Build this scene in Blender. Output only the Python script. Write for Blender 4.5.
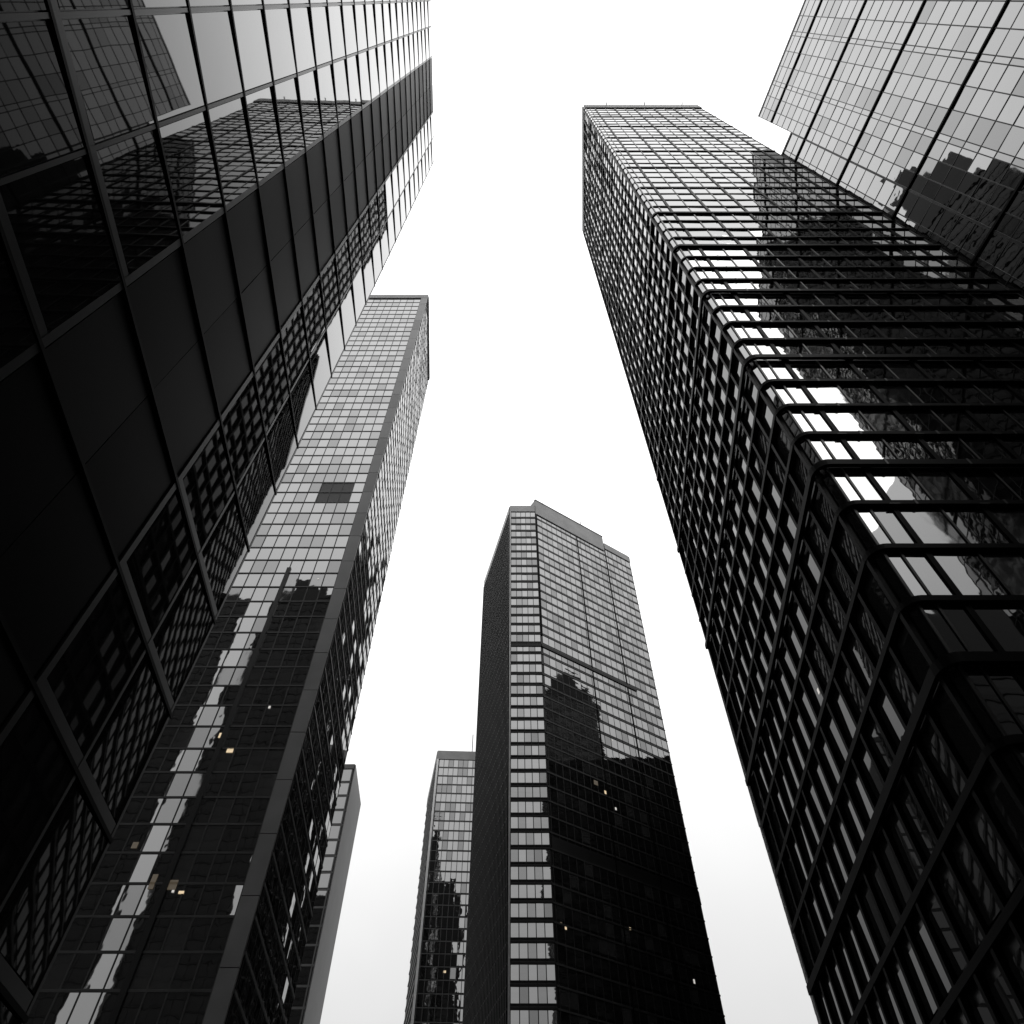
import bpy, math, random
from mathutils import Vector
random.seed(11)
C = bpy.context.scene
for o in list(bpy.data.objects): bpy.data.objects.remove(o)

# ---------------------------------------------------------------- camera
CAM_Z = 1.6
FOC = 735.0
PITCH = math.radians(55)
cd = bpy.data.cameras.new('camera'); cam = bpy.data.objects.new('camera', cd); C.collection.objects.link(cam)
cam.location = (0, 0, CAM_Z); cam.rotation_euler = (math.radians(90) + PITCH, 0, 0)
cd.sensor_fit = 'HORIZONTAL'; cd.sensor_width = 36.0; cd.lens = 36.0 * FOC / 1024
cd.clip_start = 0.1; cd.clip_end = 8000
C.camera = cam

# ---------------------------------------------------------------- overcast sky, weak soft sun, exposure
SUN_EL, SUN_AZ = math.radians(58), math.radians(150)
w = bpy.data.worlds.new('World'); C.world = w; w.use_nodes = True
nt = w.node_tree; nt.nodes.clear(); N = nt.nodes.new; L = nt.links.new
out = N('ShaderNodeOutputWorld'); bg = N('ShaderNodeBackground')
sky = N('ShaderNodeTexSky'); sky.sky_type = 'NISHITA'; sky.sun_disc = False
sky.sun_elevation = SUN_EL; sky.sun_rotation = SUN_AZ
bw = N('ShaderNodeRGBToBW'); L(sky.outputs[0], bw.inputs[0])
tc = N('ShaderNodeTexCoord'); sp = N('ShaderNodeSeparateXYZ'); L(tc.outputs['Generated'], sp.inputs[0])
mx = N('ShaderNodeMath'); mx.operation = 'MAXIMUM'; L(sp.outputs['Z'], mx.inputs[0]); mx.inputs[1].default_value = 0
sq = N('ShaderNodeMath'); sq.operation = 'POWER'; L(mx.outputs[0], sq.inputs[0]); sq.inputs[1].default_value = 2
ma = N('ShaderNodeMath'); ma.operation = 'MULTIPLY_ADD'; L(sq.outputs[0], ma.inputs[0])
ma.inputs[1].default_value = 15.0; ma.inputs[2].default_value = 5.7      # brighter overhead, as an overcast sky is
nz = N('ShaderNodeTexNoise'); L(tc.outputs['Generated'], nz.inputs['Vector']); nz.inputs['Scale'].default_value = 2.2; nz.inputs['Detail'].default_value = 4
nm = N('ShaderNodeMapRange'); L(nz.outputs[0], nm.inputs[0]); nm.inputs[1].default_value = .3; nm.inputs[2].default_value = .7
nm.inputs[3].default_value = .93; nm.inputs[4].default_value = 1.07
mm = N('ShaderNodeMath'); mm.operation = 'MULTIPLY'; L(ma.outputs[0], mm.inputs[0]); L(nm.outputs[0], mm.inputs[1])
ad = N('ShaderNodeMath'); ad.operation = 'MULTIPLY_ADD'; L(bw.outputs[0], ad.inputs[0]); ad.inputs[1].default_value = .12; L(mm.outputs[0], ad.inputs[2])
L(ad.outputs[0], bg.inputs['Color']); bg.inputs['Strength'].default_value = 0.1
L(bg.outputs[0], out.inputs['Surface'])

sd = bpy.data.lights.new('sun', 'SUN'); sd.energy = 0.5; sd.angle = math.radians(25); sd.color = (1, .99, .97)
so = bpy.data.objects.new('sun', sd); C.collection.objects.link(so)
dirv = Vector((math.sin(SUN_AZ) * math.cos(SUN_EL), math.cos(SUN_AZ) * math.cos(SUN_EL), math.sin(SUN_EL)))
so.rotation_euler = dirv.to_track_quat('Z', 'Y').to_euler()
C.view_settings.view_transform = 'Standard'; C.view_settings.look = 'None'
C.view_settings.exposure = 0; C.view_settings.gamma = 1; C.view_settings.use_curve_mapping = False

# ---------------------------------------------------------------- materials
def base_mat(name, v, rough=.6, metal=0.0, var=.25, scale=.6, spec=.5):
    m = bpy.data.materials.new(name); m.use_nodes = True
    t = m.node_tree; b = t.nodes['Principled BSDF']
    b.inputs['Roughness'].default_value = rough; b.inputs['Metallic'].default_value = metal
    b.inputs['Specular IOR Level'].default_value = spec
    g = t.nodes.new('ShaderNodeNewGeometry')
    n = t.nodes.new('ShaderNodeTexNoise'); n.inputs['Scale'].default_value = scale; n.inputs['Detail'].default_value = 5
    t.links.new(g.outputs['Position'], n.inputs['Vector'])
    r = t.nodes.new('ShaderNodeMapRange'); t.links.new(n.outputs[0], r.inputs[0])
    r.inputs[1].default_value = .3; r.inputs[2].default_value = .7
    r.inputs[3].default_value = v * (1 - var); r.inputs[4].default_value = v * (1 + var)
    t.links.new(r.outputs[0], b.inputs['Base Color'])
    return m

def glass(name, ior, v=.006, rough=.015, wave=.02, scale=(.5, .5, .35), tint=1.0):
    """dark coated curtain-wall glass: a reflecting sheet that is not quite flat"""
    m = bpy.data.materials.new(name); m.use_nodes = True
    t = m.node_tree; b = t.nodes['Principled BSDF']
    b.inputs['Base Color'].default_value = (v, v, v, 1); b.inputs['Roughness'].default_value = rough
    b.inputs['IOR'].default_value = ior
    g = t.nodes.new('ShaderNodeNewGeometry')
    mp = t.nodes.new('ShaderNodeMapping'); mp.inputs['Scale'].default_value = scale
    t.links.new(g.outputs['Position'], mp.inputs['Vector'])
    n = t.nodes.new('ShaderNodeTexNoise'); n.inputs['Scale'].default_value = 1; n.inputs['Detail'].default_value = 2.0
    t.links.new(mp.outputs[0], n.inputs['Vector'])
    bp = t.nodes.new('ShaderNodeBump'); bp.inputs['Strength'].default_value = 1; bp.inputs['Distance'].default_value = wave
    t.links.new(n.outputs[0], bp.inputs['Height']); t.links.new(bp.outputs[0], b.inputs['Normal'])
    return m

def glow(name, col, s):
    m = bpy.data.materials.new(name); m.use_nodes = True
    b = m.node_tree.nodes['Principled BSDF']
    b.inputs['Base Color'].default_value = (.02, .02, .02, 1)
    b.inputs['Emission Color'].default_value = (*col, 1); b.inputs['Emission Strength'].default_value = s
    return m

M = dict(
    black=base_mat('black_metal', .0012, .4, var=.4, spec=.02),
    dark=base_mat('dark_metal', .004, .35, var=.3, spec=.15),
    spandrel=base_mat('dark_spandrel', .003, .25, var=.3, spec=.2),
    band=base_mat('matt_black_panel', .0004, .35, var=.3, spec=.015),
    band2=base_mat('matt_black_panel_b', .0006, .4, var=.3, spec=.02),
    grey=base_mat('grey_metal', .05, .35, .2),
    fin=base_mat('mullion_metal', .006, .3, .2, spec=.12),
    midgrey=base_mat('mid_grey_metal', .018, .4, spec=.2),
    lightgrey=base_mat('light_metal', .25, .45, .3, var=.15),
    white=base_mat('white_trim', .8, .5, var=.08),
    cladding=base_mat('grey_cladding', .065, .4, var=.2, scale=.25),
    cladding2=base_mat('grey_cladding_b', .05, .45, var=.25, scale=.3),
    paleclad=base_mat('pale_cladding', .26, .6, var=.15, scale=.25),
    roof=base_mat('roof_gravel', .12, .9),
    concrete=base_mat('concrete', .3, .85), paving=base_mat('paving', .22, .85), asphalt=base_mat('asphalt', .05, .9),
    paint=base_mat('road_paint', .7, .7),
    g_near=glass('near_glass', 1.65, wave=.0025),
    g_near2=glass('near_glass_b', 1.55, wave=.0035),
    g_low=glass('dulled_glass', 1.28, wave=.0025), g_low2=glass('dulled_glass_b', 1.42, wave=.0025),  # reflection weakened in the material to darken the lower storeys
    g_rail=glass('banded_tower_glass', 2.9, wave=.006),
    g_rail2=glass('banded_tower_glass_b', 2.5, v=.01, wave=.009),
    g_rail3=glass('banded_tower_glass_c', 2.6, v=.02, rough=.04, wave=.01),
    g_side=glass('side_glass', 1.33, wave=.008),
    g_pale=glass('pale_grid_glass', 3.2, wave=.007),
    g_pale2=glass('pale_grid_glass_b', 2.8, wave=.011),
    g_left=glass('left_tower_glass', 3.3, wave=.005),
    g_left2=glass('left_tower_glass_b', 2.7, v=.01, wave=.008),
    g_mid=glass('middle_tower_glass', 3.4, wave=.012, scale=(.18, .18, .9)),
    g_mid2=glass('middle_tower_glass_b', 2.8, v=.01, wave=.014, scale=(.18, .18, .9)),
    g_far=glass('far_glass', 4.0, wave=.008),
    g_dark=glass('dark_glass', 1.5, wave=.01),
    g_blind=glass('blind_behind_glass', 2.4, v=.022, rough=.03, wave=.006),
    g_back=glass('back_tower_glass', 1.3, wave=.006),
    painted_reflection=base_mat('painted_dark_reflection', .015, .6),
    lamp=glow('warm_lamp', (1, .78, .5), .75), lampdim=glow('dim_room', (1, .8, .55), .07), lampwhite=glow('white_lamp', (1, .96, .9), .6),
)

# ---------------------------------------------------------------- mesh helpers
def proj(p):
    x, y, z = p[0], p[1], p[2] - CAM_Z
    c, s = math.cos(PITCH), math.sin(PITCH)
    d = y * c + z * s
    if d < .05: return None
    return (512 + FOC * x / d, 512 - FOC * (-y * s + z * c) / d)

def seen_area(vs):
    ps = [proj(v) for v in vs]
    if any(p is None for p in ps): return 0
    cx = sum(p[0] for p in ps) / len(ps); cy = sum(p[1] for p in ps) / len(ps)
    if not (-10 < cx < 1034 and -10 < cy < 1034): return 0
    xs = [p[0] for p in ps]; ys = [p[1] for p in ps]
    if len(ps) == 4:
        a = 0
        for i in range(4):
            x0, y0 = ps[i]; x1, y1 = ps[(i + 1) % 4]; a += x0 * y1 - x1 * y0
        return abs(a) / 2
    return (max(xs) - min(xs)) * (max(ys) - min(ys))

BOXF = [(0, 3, 2, 1), (4, 5, 6, 7), (0, 1, 5, 4), (1, 2, 6, 5), (2, 3, 7, 6), (3, 0, 4, 7)]

class Building:
    def __init__(s, name, loc, label, cat='skyscraper', group=None):
        s.o = bpy.data.objects.new(name, None); C.collection.objects.link(s.o)
        s.o.empty_display_size = 2
        s.loc = Vector((loc[0], loc[1], 0)); s.o.location = s.loc
        s.o['label'] = label; s.o['category'] = cat
        if group: s.o['group'] = group
        s.items = {}
    def add(s, name, vs, fs, mat, label=None, area=None):
        s.items.setdefault(name, []).append((vs, fs, mat, label, area))
    def box8(s, name, vs, mat, label=None): s.add(name, vs, BOXF, mat, label)
    def prism(s, name, pts, z0, z1, mat, label=None):
        n = len(pts)
        vs = [(x, y, z0) for x, y in pts] + [(x, y, z1) for x, y in pts]
        fs = [tuple(range(n))[::-1], tuple(range(n, 2 * n))] + [(i, (i + 1) % n, n + (i + 1) % n, n + i) for i in range(n)]
        s.add(name, vs, fs, mat, label)
    def mesh(s, name, chunks, kind=None):
        vs = []; fs = []; mi = []; mats = []
        for v, f, m, l, a in chunks:
            if m not in mats: mats.append(m)
            k = len(vs); vs += [Vector(p) - s.loc for p in v]
            for q in f: fs.append([i + k for i in q]); mi.append(mats.index(m))
        me = bpy.data.meshes.new(name); me.from_pydata(vs, [], fs)
        for m in mats: me.materials.append(M[m])
        me.polygons.foreach_set('material_index', mi); me.update()
        o = bpy.data.objects.new(name, me); C.collection.objects.link(o); o.parent = s.o
        if kind: o['kind'] = kind
        for c in chunks[:1]:
            if c[3] and len(chunks) == 1: o['label'] = c[3]
        return o
    def done(s, cap=100):
        for name, its in s.items.items():
            if len(its) <= cap and name != 'window_pane':
                for it in its: s.mesh(name, [it])
                continue
            sc = sorted(((seen_area(it[0]), i) for i, it in enumerate(its)), reverse=True)
            top = [i for a, i in sc[:cap] if a > 4]
            for i in top: s.mesh(name, [its[i]])
            t = set(top); rest = [it for i, it in enumerate(its) if i not in t]
            if rest: s.mesh(name, rest, 'stuff')

class Face:
    """a vertical wall plane from A to B, left to right as seen from outside"""
    def __init__(s, A, B):
        s.A = Vector(A); s.B = Vector(B); e = s.B - s.A; s.len = e.length; s.u = e / s.len
        s.n = Vector((s.u.y, -s.u.x))
    def p(s, u, z, off=0):
        q = s.A + s.u * u + s.n * off
        return (q.x, q.y, z)
    def box(s, u0, u1, z0, z1, o0, o1):
        return [s.p(u0, z0, o0), s.p(u1, z0, o0), s.p(u1, z0, o1), s.p(u0, z0, o1),
                s.p(u0, z1, o0), s.p(u1, z1, o0), s.p(u1, z1, o1), s.p(u0, z1, o1)]

def pane(b, f, u0, u1, z0, z1, mat, tilt=.004, off=.05, turn=0, lim=.035, name='window_pane'):
    a = turn + random.gauss(0, tilt); c = random.gauss(0, tilt); uc = (u0 + u1) / 2; zc = (z0 + z1) / 2
    vs = []
    for u, z in ((u0, z0), (u1, z0), (u1, z1), (u0, z1)):
        d = max(-lim, min(lim, a * (u - uc) + c * (z - zc)))
        vs.append(f.p(u, z, off + d))
    b.add(name, vs, [(0, 1, 2, 3)], mat)

def facade(b, f, z0, z1, fh, us, glassmix, sill=.3, head=.1, mw=.1, md=.14, th=.2, td=.12, mmat='dark', tmat='dark',
           tilt=.004, skip=None, tname='transom', mname='mullion', mul=True, tr=True, over=None):
    nf = int(round((z1 - z0) / fh)); fh = (z1 - z0) / nf
    for k in range(nf):
        za = z0 + k * fh
        for i in range(len(us) - 1):
            if skip and skip(k, i): continue
            m = random.choices([g for g, _ in glassmix], [q for _, q in glassmix])[0]
            if over:
                q = over((us[i] + us[i + 1]) / 2, za + fh / 2)
                if q: m = q
            pane(b, f, us[i] + mw / 2 + .02, us[i + 1] - mw / 2 - .02, za + sill, za + fh - head, m, tilt)
        if tr: b.box8(tname, f.box(0, f.len, za - th / 2, za + th / 2, -.02, td), tmat)
    if mul:
        for u in us: b.box8(mname, f.box(max(0, u - mw / 2), min(f.len, u + mw / 2), z0, z1, -.02, md), mmat)
    return fh

def even(a, b, n): return [a + (b - a) * i / n for i in range(n + 1)]

def lit(b, f, u, z, wd, ht, mat='lamp'):
    wd *= .7; ht *= .7
    b.box8('lit_lamp', f.box(u - wd / 2, u + wd / 2, z - ht / 2, z + ht / 2, .10, .13), mat)

# ---------------------------------------------------------------- ground, road, pavements
def struct(name, x0, x1, y0, y1, z0, z1, mat):
    me = bpy.data.meshes.new(name)
    vs = [(x0, y0, z0), (x1, y0, z0), (x1, y1, z0), (x0, y1, z0), (x0, y0, z1), (x1, y0, z1), (x1, y1, z1), (x0, y1, z1)]
    if z0 == z1: me.from_pydata(vs[:4], [], [(0, 1, 2, 3)])
    else: me.from_pydata(vs, [], BOXF)
    me.materials.append(M[mat]); me.update()
    o = bpy.data.objects.new(name, me); C.collection.objects.link(o); o['kind'] = 'structure'; return o
struct('ground', -3000, 3000, -3000, 3000, -.13, -.13, 'concrete')
struct('road', 3, 14, -400, 135, -.126, -.126, 'asphalt')
struct('pavement', -60, 2.75, -60, 135, -.3, 0, 'paving')
struct('pavement', 14.25, 120, -60, 135, -.3, 0, 'paving')
struct('kerb', 2.75, 3, -60, 135, -.3, .01, 'concrete')
struct('kerb', 14, 14.25, -60, 135, -.3, .01, 'concrete')
for i in range(24): struct('road_marking', 8.42, 8.58, -60 + i * 8, -57 + i * 8, -.122, -.122, 'paint')

Z = CAM_Z
# ================================================================ 1. near glass building on the left, with a black vertical band
A = Vector((-7.76, 13.26)); D = Vector((.035, -1)).normalized()        # far corner and direction back towards the camera
LEN = 30.9
b = Building('glass_office_building', A, 'near glass building at the left edge with a broad black band', 'office building')
f = Face(A + D * LEN, A)                                             # seen from the street: left end behind the camera
TOP = 80 + Z
back = [tuple(f.A), tuple(f.B), (A.x - 13.5, A.y - .8), (f.A.x - 13.5, f.A.y - .8)]
b.prism('wall', back, 0, TOP - .6, 'spandrel')
b.prism('roof', [(x, y) for x, y in back], TOP - .6, TOP, 'dark')
FU = f.len
bays = [0.0, 1.95, 4.25, 8.75, 10.9, 13.06]                           # distances from the camera end of the visible part
us = [FU - 13.06 + q for q in (0.02, 1.95, 4.25, 8.75, 10.9)] + [FU - .06]
u = us[0] - 2.05
while u > 0: us.insert(0, u); u -= 2.05
band_i = us.index([q for q in us if abs(q - (FU - 13.06 + 4.25)) < .01][0])
FH = 3.0; Z0 = 13.9 + Z - FH * 5
nfl = int(round((TOP - Z0) / FH))
FH = (TOP - Z0) / nfl
for k in range(nfl):
    za = max(0, Z0 + k * FH); thick = za < 17
    for i in range(len(us) - 1):
        if i == band_i:
            um = (us[i] + us[i + 1]) / 2
            for ua, ub in ((us[i] + .12, um - .01), (um + .01, us[i + 1] - .12)):
                pane(b, f, ua, ub, za + .05, za + FH - .05, random.choice(['band', 'band', 'band2']), .002, off=.045, lim=.01, name='band_panel')
            continue
        pane(b, f, us[i] + .07, us[i + 1] - .07, za + (.33 if thick else .10), za + FH - .08,
             'g_low' if za < 13.4 else 'g_low2' if za < 23 else random.choices(['g_near', 'g_near2'], [3, 1])[0], .0022, off=.055, turn=.02, lim=.045)      # every pane turned a little, added to shift the tower mirrored in it
    b.box8('floor_fin', f.box(0, FU, za - .045, za + .045, -.02, .10), 'black')
    if thick: b.box8('spandrel_strip', f.box(0, us[band_i], za + .07, za + .3, -.02, .07), 'fin'); b.box8('spandrel_strip', f.box(us[band_i + 1], FU, za + .07, za + .3, -.02, .07), 'fin')
for i, u in enumerate(us):
    wd = .085 if i not in (band_i, band_i + 1) else .15
    b.box8('mullion', f.box(max(0, u - wd / 2), min(FU, u + wd / 2), 0, TOP - .05, -.03, .08), 'fin')
fe = Face(A, (A.x - 13.5, A.y - .8))
facade(b, fe, 1, TOP - 1, 3.2, even(.3, fe.len - .1, 9), [('g_near', 1)])
b.done()

# ================================================================ 2. left tower with pale gridded front and grey corner column
b = Building('grid_front_tower', (-23.2, 67.7), 'tall tower with pale gridded front, smooth grey corner column and dark rippled side')
P = [(-41.5, 67.7), (-23.16, 67.7), (-24.5, 91.9), (-42.4, 91.9)]
TOP = 200 + Z
b.prism('wall', P, 0, TOP, 'spandrel')
f = Face(P[0], P[1]); fs = Face(P[1], P[2])
us = even(.2, f.len - 1.75, 9)
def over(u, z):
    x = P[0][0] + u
    if -32.6 < x < -26.8 and 99.5 + Z < z < 106 + Z and not (x < -31 and z > 104 + Z): return 'painted_reflection'  # panes painted dark, standing in for a small reflected silhouette
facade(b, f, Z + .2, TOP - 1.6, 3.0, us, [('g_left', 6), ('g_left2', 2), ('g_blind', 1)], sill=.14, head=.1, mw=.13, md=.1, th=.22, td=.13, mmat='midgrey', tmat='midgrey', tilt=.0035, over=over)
for k in range(33):
    z = k * 6.1
    b.box8('column_panel', f.box(f.len - 1.65, f.len + .02, z + .04, min(TOP - 1.5, z + 6.06), -.02, random.uniform(.285, .305)), random.choice(['cladding', 'cladding', 'cladding2']))
b.box8('heavy_mullion', f.box(us[5] - .28, us[5] + .28, 0, 84, -.02, .26), 'dark')
b.box8('parapet', f.box(-.1, f.len + .1, TOP - 1.5, TOP + .3, -.5, .35), 'paleclad')
b.box8('parapet', fs.box(.1, fs.len, TOP - 1.5, TOP + .28, -.5, .3), 'paleclad')
facade(b, fs, Z + .2, TOP - 1.6, 3.0, even(.3, fs.len - .2, 12), [('g_left', 2), ('g_left2', 2)], sill=.7, mw=.1, md=.08, th=.26, td=.14, mmat='dark', tmat='grey', tilt=.014)
for x, hh in ((-36, 1.8), (-29.5, 2.6), (-25.5, 1.4)): b.box8('roof_davit', f.box(x - P[0][0], x - P[0][0] + .3, TOP, TOP + hh, -.9, -.6), 'dark')
b.box8('parapet_cap', f.box(-.15, f.len + .15, TOP + .3, TOP + .42, -.55, .45), 'dark')
for x, z, wd, ht, m in ((-28.2, 57, .35, .5, 'lampwhite'), (-32.6, 53, .5, .9, 'lamp'), (-30.9, 51, 1.0, .8, 'lamp'), (-36.7, 40, .8, .9, 'lampdim'), (-31.6, 36.1, 1.3, 1.3, 'lampdim'), (-30.5, 35.4, .7, .35, 'lamp'), (-31.3, 35.5, .3, .3, 'lampwhite'), (-33.5, 36.4, .7, 2.0, 'lampdim'), (-27.5, 80, .28, .28, 'lampwhite')):
    lit(b, f, x - P[0][0], z + Z, wd, ht, m)
b.done()

# ================================================================ 3. far tower peeping out behind it
b = Building('narrow_side_tower', (-45.6, 182.6), 'small distant tower just peeping out behind the dark rippled side of the left tower')
P = [(-70, 183), (-45.6, 182.6), (-46.4, 202), (-70.1, 202)]
TOP = 132.5 + Z
b.prism('wall', P, 0, TOP, 'spandrel')
f = Face(P[0], P[1]); fs = Face(P[1], P[2])
facade(b, f, Z, TOP - 1.2, 4.4, even(.2, f.len - .4, 7), [('g_left', 3), ('g_left2', 1)], sill=.5, mw=.35, th=.5, mmat='grey', tmat='grey', tilt=.01)
b.box8('parapet', f.box(0, f.len, TOP - 1.2, TOP + .3, -.5, .3), 'cladding')
b.box8('side_cladding', fs.box(0, fs.len, 0, TOP + .29, -.02, .25), 'cladding')
b.done()

# ================================================================ 4. slim distant tower
b = Building('slim_tower', (-25.5, 213), 'slim pale distant tower beside the middle tower, with a thin white corner edge')
P = [(-25.5, 213), (-5, 213.9), (-8, 243), (-30.8, 240.8)]
TOP = 160 + Z
b.prism('wall', P, 0, TOP, 'spandrel')
f = Face(P[0], P[1]); fs = Face(P[3], P[0])
facade(b, f, Z, TOP - 3, 3.3, even(.8, f.len - .2, 12), [('g_far', 4), ('g_mid2', 1)], sill=.4, mw=.14, th=.25, mmat='cladding', tmat='cladding', tilt=.004)
b.box8('parapet', f.box(-.1, f.len, TOP - 3, TOP + .4, -.5, .3), 'paleclad')
b.box8('corner_trim', f.box(-.1, .55, 0, TOP - 3, -.3, .45), 'white')
facade(b, fs, Z, TOP - 3, 3.3, even(.2, fs.len - .2, 12), [('g_far', 3)], sill=.75, th=.5, td=.3, mmat='cladding', tmat='cladding', tilt=.01)
b.box8('parapet', fs.box(0, fs.len - .2, TOP - 3, TOP + .38, -.5, .28), 'paleclad')
b.prism('mast', [(-14, 215), (-13.75, 215), (-13.75, 215.25), (-14, 215.25)], TOP, TOP + 9, 'dark')
lit(b, f, 7.5, 92, 1.0, .8, 'lamp')
b.done()

# ================================================================ 5. middle tower
b = Building('folded_front_tower', (0, 138), 'middle tower with narrow bright window strip, folded grey front and plain raised parapet')
S0 = (-.6, 138.0); S1 = (7.6, 138.0); S2 = (40.6, 159.6); S3 = (33, 190); S4 = (-9.7, 170.5)
TOP = 200 + Z
P = [S0, S1, S2, S3, S4]
b.prism('wall', P, 0, TOP, 'spandrel')
f1 = Face(S0, S1); f2 = Face(S1, S2); f0 = Face(S4, S0)
FHc = 3.5
gm = [('g_mid', 5), ('g_mid2', 2), ('g_blind', 1)]
facade(b, f1, Z, TOP - 3, FHc, even(.3, f1.len - .1, 5), gm, sill=.85, head=.1, mw=.12, md=.12, th=.3, td=.2, tilt=.008)
for k in range(56): b.box8('sill_line', f1.box(0, f1.len, Z + k * 3.51 + .72, Z + k * 3.51 + .84, -.02, .15), 'dark')
us2 = even(.5, f2.len - .3, 20)
def skip(k, i): return k in (23, 11)
facade(b, f2, Z, TOP - 3, FHc, us2, gm, sill=.7, head=.12, mw=.09, md=.1, th=.3, td=.16, mmat='midgrey', tmat='midgrey', tilt=.004, skip=skip)
for k in (23, 11): b.box8('plant_floor_louvre', f2.box(.3, f2.len, Z + k * FHc + .4, Z + (k + 1) * FHc - .3, -.02, .14), 'dark')
b.box8('ledge', f2.box(0, f2.len * .8, Z + 39 * FHc - .35, Z + 39 * FHc + .35, -.02, .3), 'dark'); b.box8('ledge', f1.box(0, f1.len, Z + 39 * FHc - .3, Z + 39 * FHc + .3, -.02, .29), 'dark')
for u in (.2, f2.len * .42, f2.len * .72): b.box8('joint_fin', f2.box(u - (.1 if u > 1 else .22), u + (.1 if u > 1 else .22), 0 if u > 1 else 142, TOP - 3.05, -.03, .22 if u > 1 else .34), 'black')
facade(b, f0, Z, TOP - 3, FHc, even(.2, f0.len - .3, 30), [('g_dark', 3), ('g_mid2', 1)], sill=1.0, th=.3, td=.3, mw=.12, md=.42, mmat='dark', tmat='dark', tilt=.01)
b.box8('corner_trim', f1.box(-.12, .24, 0, TOP - 3, -.3, .35), 'lightgrey')
b.box8('parapet', f1.box(-.1, f1.len - .1, TOP - 3, TOP + .3, -.5, .3), 'paleclad')
b.box8('parapet', f2.box(f2.len * .72, f2.len, TOP - 2.6, TOP + .3, -.5, .3), 'paleclad')
b.box8('parapet', f0.box(.1, f0.len - .2, TOP - 3, TOP + .28, -.5, .28), 'cladding')
b.box8('raised_parapet', f2.box(-.1, f2.len * .71, TOP - 4.2, TOP + 3.6, -6, .36), 'paleclad')
b.box8('parapet_cap', f2.box(-.2, f2.len * .712, TOP + 3.6, TOP + 3.8, -.4, .5), 'dark')
b.box8('roof_rail', f2.box(f2.len * .73, f2.len - .2, TOP + 1.2, TOP + 1.3, -.3, -.2), 'dark')
for q in range(6): b.box8('rail_post', f2.box(f2.len * .73 + q * 1.9, f2.len * .73 + q * 1.9 + .1, TOP + .2, TOP + 1.2, -.3, -.2), 'dark')
for u_, hh in ((4, 3.2), (11.5, 2.0), (20, 5.0)): b.box8('mast', f2.box(u_, u_ + .16, TOP + 3.6, TOP + 3.6 + hh, -1.2, -1.04), 'dark')
for uu, z, wd, ht, m in ((13.5, 102.5, 1.6, 1.6, 'lampdim'), (16, 101, .7, 1.2, 'lamp'), (18.5, 97.8, .6, .9, 'lampwhite'), (18.2, 72, .6, .6, 'lamp'), (2.6, 68, .6, .7, 'lamp'), (1.6, 68.6, .6, .6, 'lampdim'), (33, 66, .5, 1.1, 'lampwhite'), (31.5, 56, .5, 1.2, 'lampdim'), (20.2, 117, .5, .4, 'lampwhite')):
    lit(b, f2, uu, z, wd, ht, m)
b.done()

# ================================================================ 6. dark tower with a projecting rail at every floor
b = Building('railed_dark_tower', (18.7, 23.45), 'big dark tower with a black rail wrapped round its corner at every floor')
X0, Y0, X1, Y1 = 18.7, 23.45, 48.8, 54.9; ch = .3
TOP = 220 + Z
P = [(X0 + ch, Y0), (X1, Y0), (X1 + 1.0, Y1), (X0 + 1.75, Y1), (X0, Y0 + ch)]
b.prism('wall', P, 0, TOP, 'spandrel')
f = Face(P[0], P[1]); fs = Face(P[3], P[4]); fc = Face(P[4], P[0])
FHr = 4.0; nf = 53; zb = TOP - 6 - nf * FHr
pat = []; u = 2.3
thick = []
while u < f.len: thick.append(u); u += 5.0
us = sorted([.08, .95] + thick + [t + 2.6 for t in thick if t + 2.6 < f.len - 1] + [f.len - .2])
gm = [('g_rail', 5), ('g_rail2', 2), ('g_rail3', 1)]
facade(b, f, zb, TOP - 6, FHr, us, gm, sill=.3, head=.45, mw=.14, md=.12, th=.3, td=.1, mmat='dark', tmat='dark', tilt=.006, tr=False)
for t in thick: b.box8('fin', f.box(t - .16, t + .16, 0, TOP - 6, -.03, .16), 'black')
us = even(.3, fs.len - .2, 14)
facade(b, fs, zb, TOP - 6, FHr, us, [('g_side', 4), ('g_dark', 1), ('g_back', 2)], sill=.5, head=.85, mw=.14, md=.12, mmat='dark', tilt=.016, tr=False, over=lambda u, z: 'g_low' if z < 52 + 22 * math.sin(u * 1.7) ** 2 and u > 6 else None)  # lower panes given weaker reflection, darkening this side
for i, u in enumerate(us):
    b.box8('fin', fs.box(u - .14, u + .14, 0, TOP - 6, -.03, .33), 'black')
for k in range(nf):
    pane(b, fc, .03, fc.len - .03, zb + k * FHr + .3, zb + (k + 1) * FHr - .45, 'g_rail', .003)
def rail(z, h, d, off):
    R = 1.0; path = []                                                 # plan of the outer edge, right end to back end
    xo, yo = X0 - off, Y0 - off
    path.append((X1, yo, 0, -1))
    for i in range(9):
        a = math.radians(90 * i / 8)
        path.append((xo + R - R * math.sin(a), yo + R - R * math.cos(a), -math.sin(a), -math.cos(a)))
    path.append((xo + 1.75, Y1, -1, 0))
    vs = []; fs_ = []
    for x, y, nx, ny in path:
        ix, iy = x - nx * d, y - ny * d
        vs += [(x, y, z), (x, y, z + h), (ix, iy, z + h), (ix, iy, z)]
    for i in range(len(path) - 1):
        k = 4 * i
        for j in range(4): fs_.append((k + j, k + (j + 1) % 4, k + 4 + (j + 1) % 4, k + 4 + j))
    fs_ += [(0, 3, 2, 1), (len(vs) - 4, len(vs) - 3, len(vs) - 2, len(vs) - 1)]
    b.add('floor_rail', vs, fs_, 'black')
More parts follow.
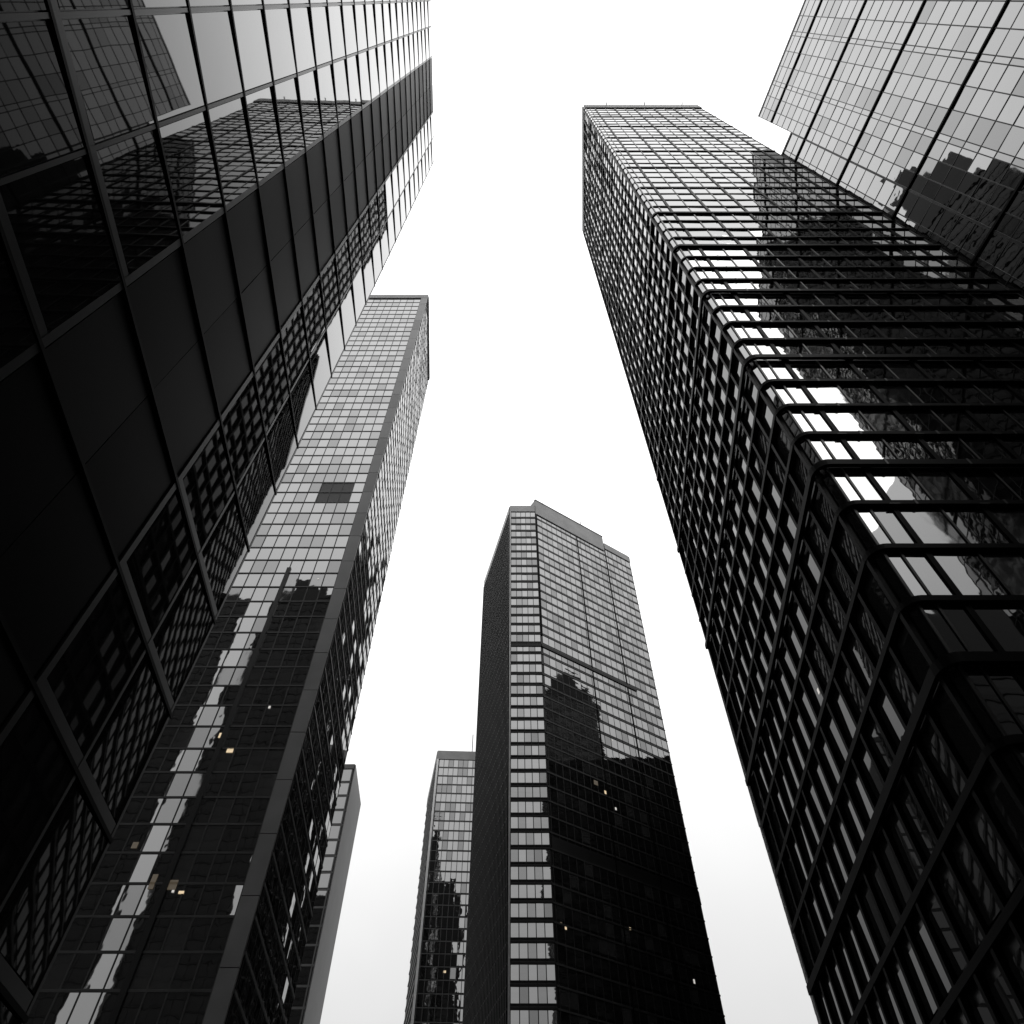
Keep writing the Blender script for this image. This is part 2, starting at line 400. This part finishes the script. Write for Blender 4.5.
for k in range(nf + 1):
    z = zb + k * FHr
    big = k % 4 == 1
    g = min(1, max(0, (z - 60) / 60)); off = (.52 if big else .36) * (1 - g) + (.2 if big else .14) * g   # slimmer rails on the upper storeys
    rail(z - .2, .55 if big else .36 - .08 * g, min(.24, off), off)
    # ledge that carries the rail
    b.box8('ledge', f.box(-.2, f.len, z - .05, z + .12, -.03, .13), 'dark'); b.box8('ledge', fs.box(0, fs.len + .2, z - .05, z + .12, -.03, .12), 'dark')
for q in range(5):
    z = TOP - 5.4 + q * 1.1
    b.box8('crown_louvre', f.box(-.2, f.len, z, z + .5, -.03, .32), 'cladding'); b.box8('crown_louvre', fs.box(0, fs.len + .2, z, z + .5, -.03, .3), 'cladding')
for x, hh in ((X0 + 10, 1.3), (X0 + 20, 1.0)): b.prism('roof_housing', [(x, Y0 + 1), (x + 2.4, Y0 + 1), (x + 2.4, Y0 + 4), (x, Y0 + 4)], TOP, TOP + hh, 'cladding')
b.prism('antenna', [(X1 - .6, Y0 + .4), (X1 - .45, Y0 + .4), (X1 - .45, Y0 + .55), (X1 - .6, Y0 + .55)], TOP, TOP + 6, 'dark')
for t in (6, 16, 26):
    b.box8('davit', f.box(t, t + .25, TOP - .1, TOP + 1.8, -.6, -.3), 'dark'); b.box8('davit', f.box(t, t + .25, TOP + 1.8, TOP + 2.0, -.6, .7), 'dark')
for k in range(8, 26):
    z = zb + k * FHr; g = min(1, max(0, (z - 60) / 60)); off = .36 * (1 - g) + .14 * g
    if z > 20:
        for t in thick: b.box8('rail_bracket', f.box(t - .3, t + .3, z - .26, z - .2, .1, off + .05), 'dark')
for k in range(8, 21):
    z = zb + k * FHr; g = min(1, max(0, (z - 60) / 60)); big = k % 4 == 1; off = (.52 if big else .36) * (1 - g) + (.2 if big else .14) * g
    if z > 14:
        for t in thick: b.box8('rail_joint', f.box(t + 1.2, t + 1.34, z - .225, z + (.375 if big else .185), off - .2, off + .025), 'dark')
lit(b, fs, fs.len - 12, 33, .3, .5, 'lampwhite'); lit(b, fs, fs.len - 9, 28, .3, .4, 'lampwhite')
b.done()

# ================================================================ 7. pale gridded tower at the top right
A7 = Vector((55.8, .41)); B7 = Vector((50.67, 20.1)); d7 = (B7 - A7).normalized(); n7 = Vector((-d7.y, d7.x))   # n7 points to the street
b = Building('pale_grid_tower', B7, 'pale glass tower in the top right corner, gridded by heavy black lines')
TOP = 170 + Z
END = B7; START = B7 - d7 * 36
inn = -n7 * 26
f = Face(END, START)                                                  # outward side is the street
b.prism('wall', [tuple(END), tuple(START), tuple(START + Vector((26, 6.8))), tuple(END + Vector((26, 6.8)))], 0, TOP, 'spandrel')
W1 = END + d7 * 14
fw_ = Face(W1, END)
b.prism('wing_wall', [tuple(W1), tuple(END + d7 * .01), tuple(END + d7 * .01 + Vector((22, 5.7))), tuple(W1 + Vector((22, 5.7)))], 0, 148.3 + Z, 'spandrel')
FH7 = 20.2 / 6
zb = 100.6 + Z - FH7 * 29
gm = [('g_pale', 5), ('g_pale2', 2), ('g_blind', 1)]
def grid7(f, top, us, heavyu):
    nf = int((top - zb) / FH7)
    for k in range(nf + 1):
        za = zb + k * FH7; zt = min(za + FH7, top - .1)
        if zt - za < .8: continue
        for i in range(len(us) - 1):
            pane(b, f, us[i] + .05, us[i + 1] - .05, za + .07, zt - .06, random.choices([g for g, _ in gm], [q for _, q in gm])[0], .006)
        heavy = (k - 29) % 6 == 0
        b.box8('heavy_transom' if heavy else 'transom', f.box(0, f.len, za - (.17 if heavy else .05), za + (.17 if heavy else .05), -.02, .26 if heavy else .1), 'black' if heavy else 'dark')
    for u in us:
        b.box8('mullion', f.box(max(0, u - .06), min(f.len, u + .06), 0, top - .05, -.03, .12), 'dark')
hv = [6.35, 14.85, 23.35, 31.85]
us = [0.05]
for a in hv: us += [a - .35, a + .35]
us += [1.9, 4.0] + [a + .35 + 2.6 * j for a in hv for j in (1, 2) if a + 2.6 * j < 35] + [f.len - .05]
us = sorted(us)
grid7(f, TOP, us, hv)
grid7(fw_, 148.3 + Z, even(.1, fw_.len - .1, 5), [])
fe = Face(W1 + Vector((22, 5.7)), W1)
b.box8('parapet', f.box(0, f.len, TOP - .08, TOP + .5, -.4, .16), 'cladding')
b.box8('parapet', fw_.box(0, fw_.len, 148.2 + Z, 148.7 + Z, -.4, .16), 'cladding')
b.done()

# ================================================================ towers around the viewer, seen in the glass of the others
def plain_tower(name, label, pts, h, fh=3.6, steps=(), bays=8, gl='g_back', blocks=()):
    b = Building(name, pts[0], label, 'tower', 'dark towers around the viewer')
    area = sum(pts[i][0] * pts[(i + 1) % len(pts)][1] - pts[(i + 1) % len(pts)][0] * pts[i][1] for i in range(len(pts)))
    if area < 0: pts = pts[::-1]
    b.prism('wall', pts, 0, h, 'spandrel')
    for i in range(len(pts)):
        f = Face(pts[i], pts[(i + 1) % len(pts)])
        facade(b, f, 1, h - 1.5, fh, even(.3, f.len - .3, bays), [(gl, 1)], sill=1.2, th=.4, td=.3 - .02 * i, md=.16, mmat='dark', tmat='dark', mul=True)
        b.box8('parapet', f.box(-.1, f.len + .1, h - 1.4, h + .5, -.3, .42 - .01 * i), 'dark')
    for q, h0, h1 in blocks: b.prism('roof_storey', q, h0, h1, 'dark')
    for s, h0, h1 in steps:
        cx = sum(p[0] for p in pts) / len(pts); cy = sum(p[1] for p in pts) / len(pts)
        b.prism('roof_storey', [(cx + (x - cx) * s, cy + (y - cy) * s) for x, y in pts], h0, h1, 'dark')
    b.done()
def rect(x0, x1, y0, y1): return [(x0, y0), (x1, y0), (x1, y1), (x0, y1)]
plain_tower('office_tower', 'tallest dark tower, close behind the black-banded near building', rect(-33, -23, -3, 24), 214, blocks=[(rect(-33, -26, -2, 20), 214.6, 238), (rect(-32.5, -27, 3, 16), 238.01, 252), (rect(-31, -29, 6, 10), 252.01, 262)])
plain_tower('office_tower', 'dark stepped tower to the right of the bright gap mirrored in the gridded tower', [(-95, -60), (-108, -85), (-85, -85), (-71, -60)], 222, steps=((.75, 222.4, 232), (.45, 232.01, 241)))
plain_tower('office_tower', 'dark flat-topped tower to the left of the bright gap mirrored in the gridded tower', [(-138, -60), (-151, -85), (-117.5, -85), (-104.5, -60)], 222)
plain_tower('office_tower', 'dark round-shouldered tower mirrored as a tall silhouette in the middle tower', [(101, 103), (118, 121), (130, 116), (113, 98)], 210, steps=((.86, 210.4, 215), (.7, 215.01, 220), (.5, 220.01, 225), (.25, 225.01, 229)), gl='g_dark')
plain_tower('office_tower', 'added dark slab tower hidden behind the tall gridded tower on the left', [(-27.5, 101), (-44.8, 165), (-50, 165), (-33, 101)], 185)  # unseen; put here to darken what the railed tower's side mirrors
plain_tower('office_block', 'dark broad block mirrored low on the right of the middle tower', [(127, 121), (156, 149), (170, 144), (141, 115)], 184, steps=((.8, 184.4, 190),), gl='g_dark')
plain_tower('office_block', 'dark lower block behind the viewer, mirrored low in the railed tower', rect(50, 140, -75, -45), 90, blocks=[(rect(70, 96, -72, -46), 90.6, 104)])
plain_tower('office_tower', 'added dark tower behind the viewer on the near building side, mirrored in the pale tower', rect(-56, -9, -100, -32), 188, blocks=[(rect(-40, -9.5, -98, -62), 188.6, 252), (rect(-24, -13, -90, -63), 252.01, 264)])  # unseen; added to darken mirrored glass, also the slim tower's reflected outline
plain_tower('office_tower', 'added dark tower hidden right behind the railed tower, mirrored in the near glass building', [(25.5, 64), (60, 64), (60, 92), (36, 92)], 150)  # out of view, added to darken the near building's lower panes
plain_tower('office_tower', 'added dark tower right behind the viewer, beside the end of the pale gridded tower', rect(20, 46, -60, -28), 240)  # added out of sight so the pale tower's glass mirrors dark
plain_tower('office_block', 'added dark block far behind the railed tower, mirrored low in the near glass building', [(44.2, 119), (76, 208), (95, 200), (61, 113)], 132)  # added unseen, keeps bright sky out of the near building's glass
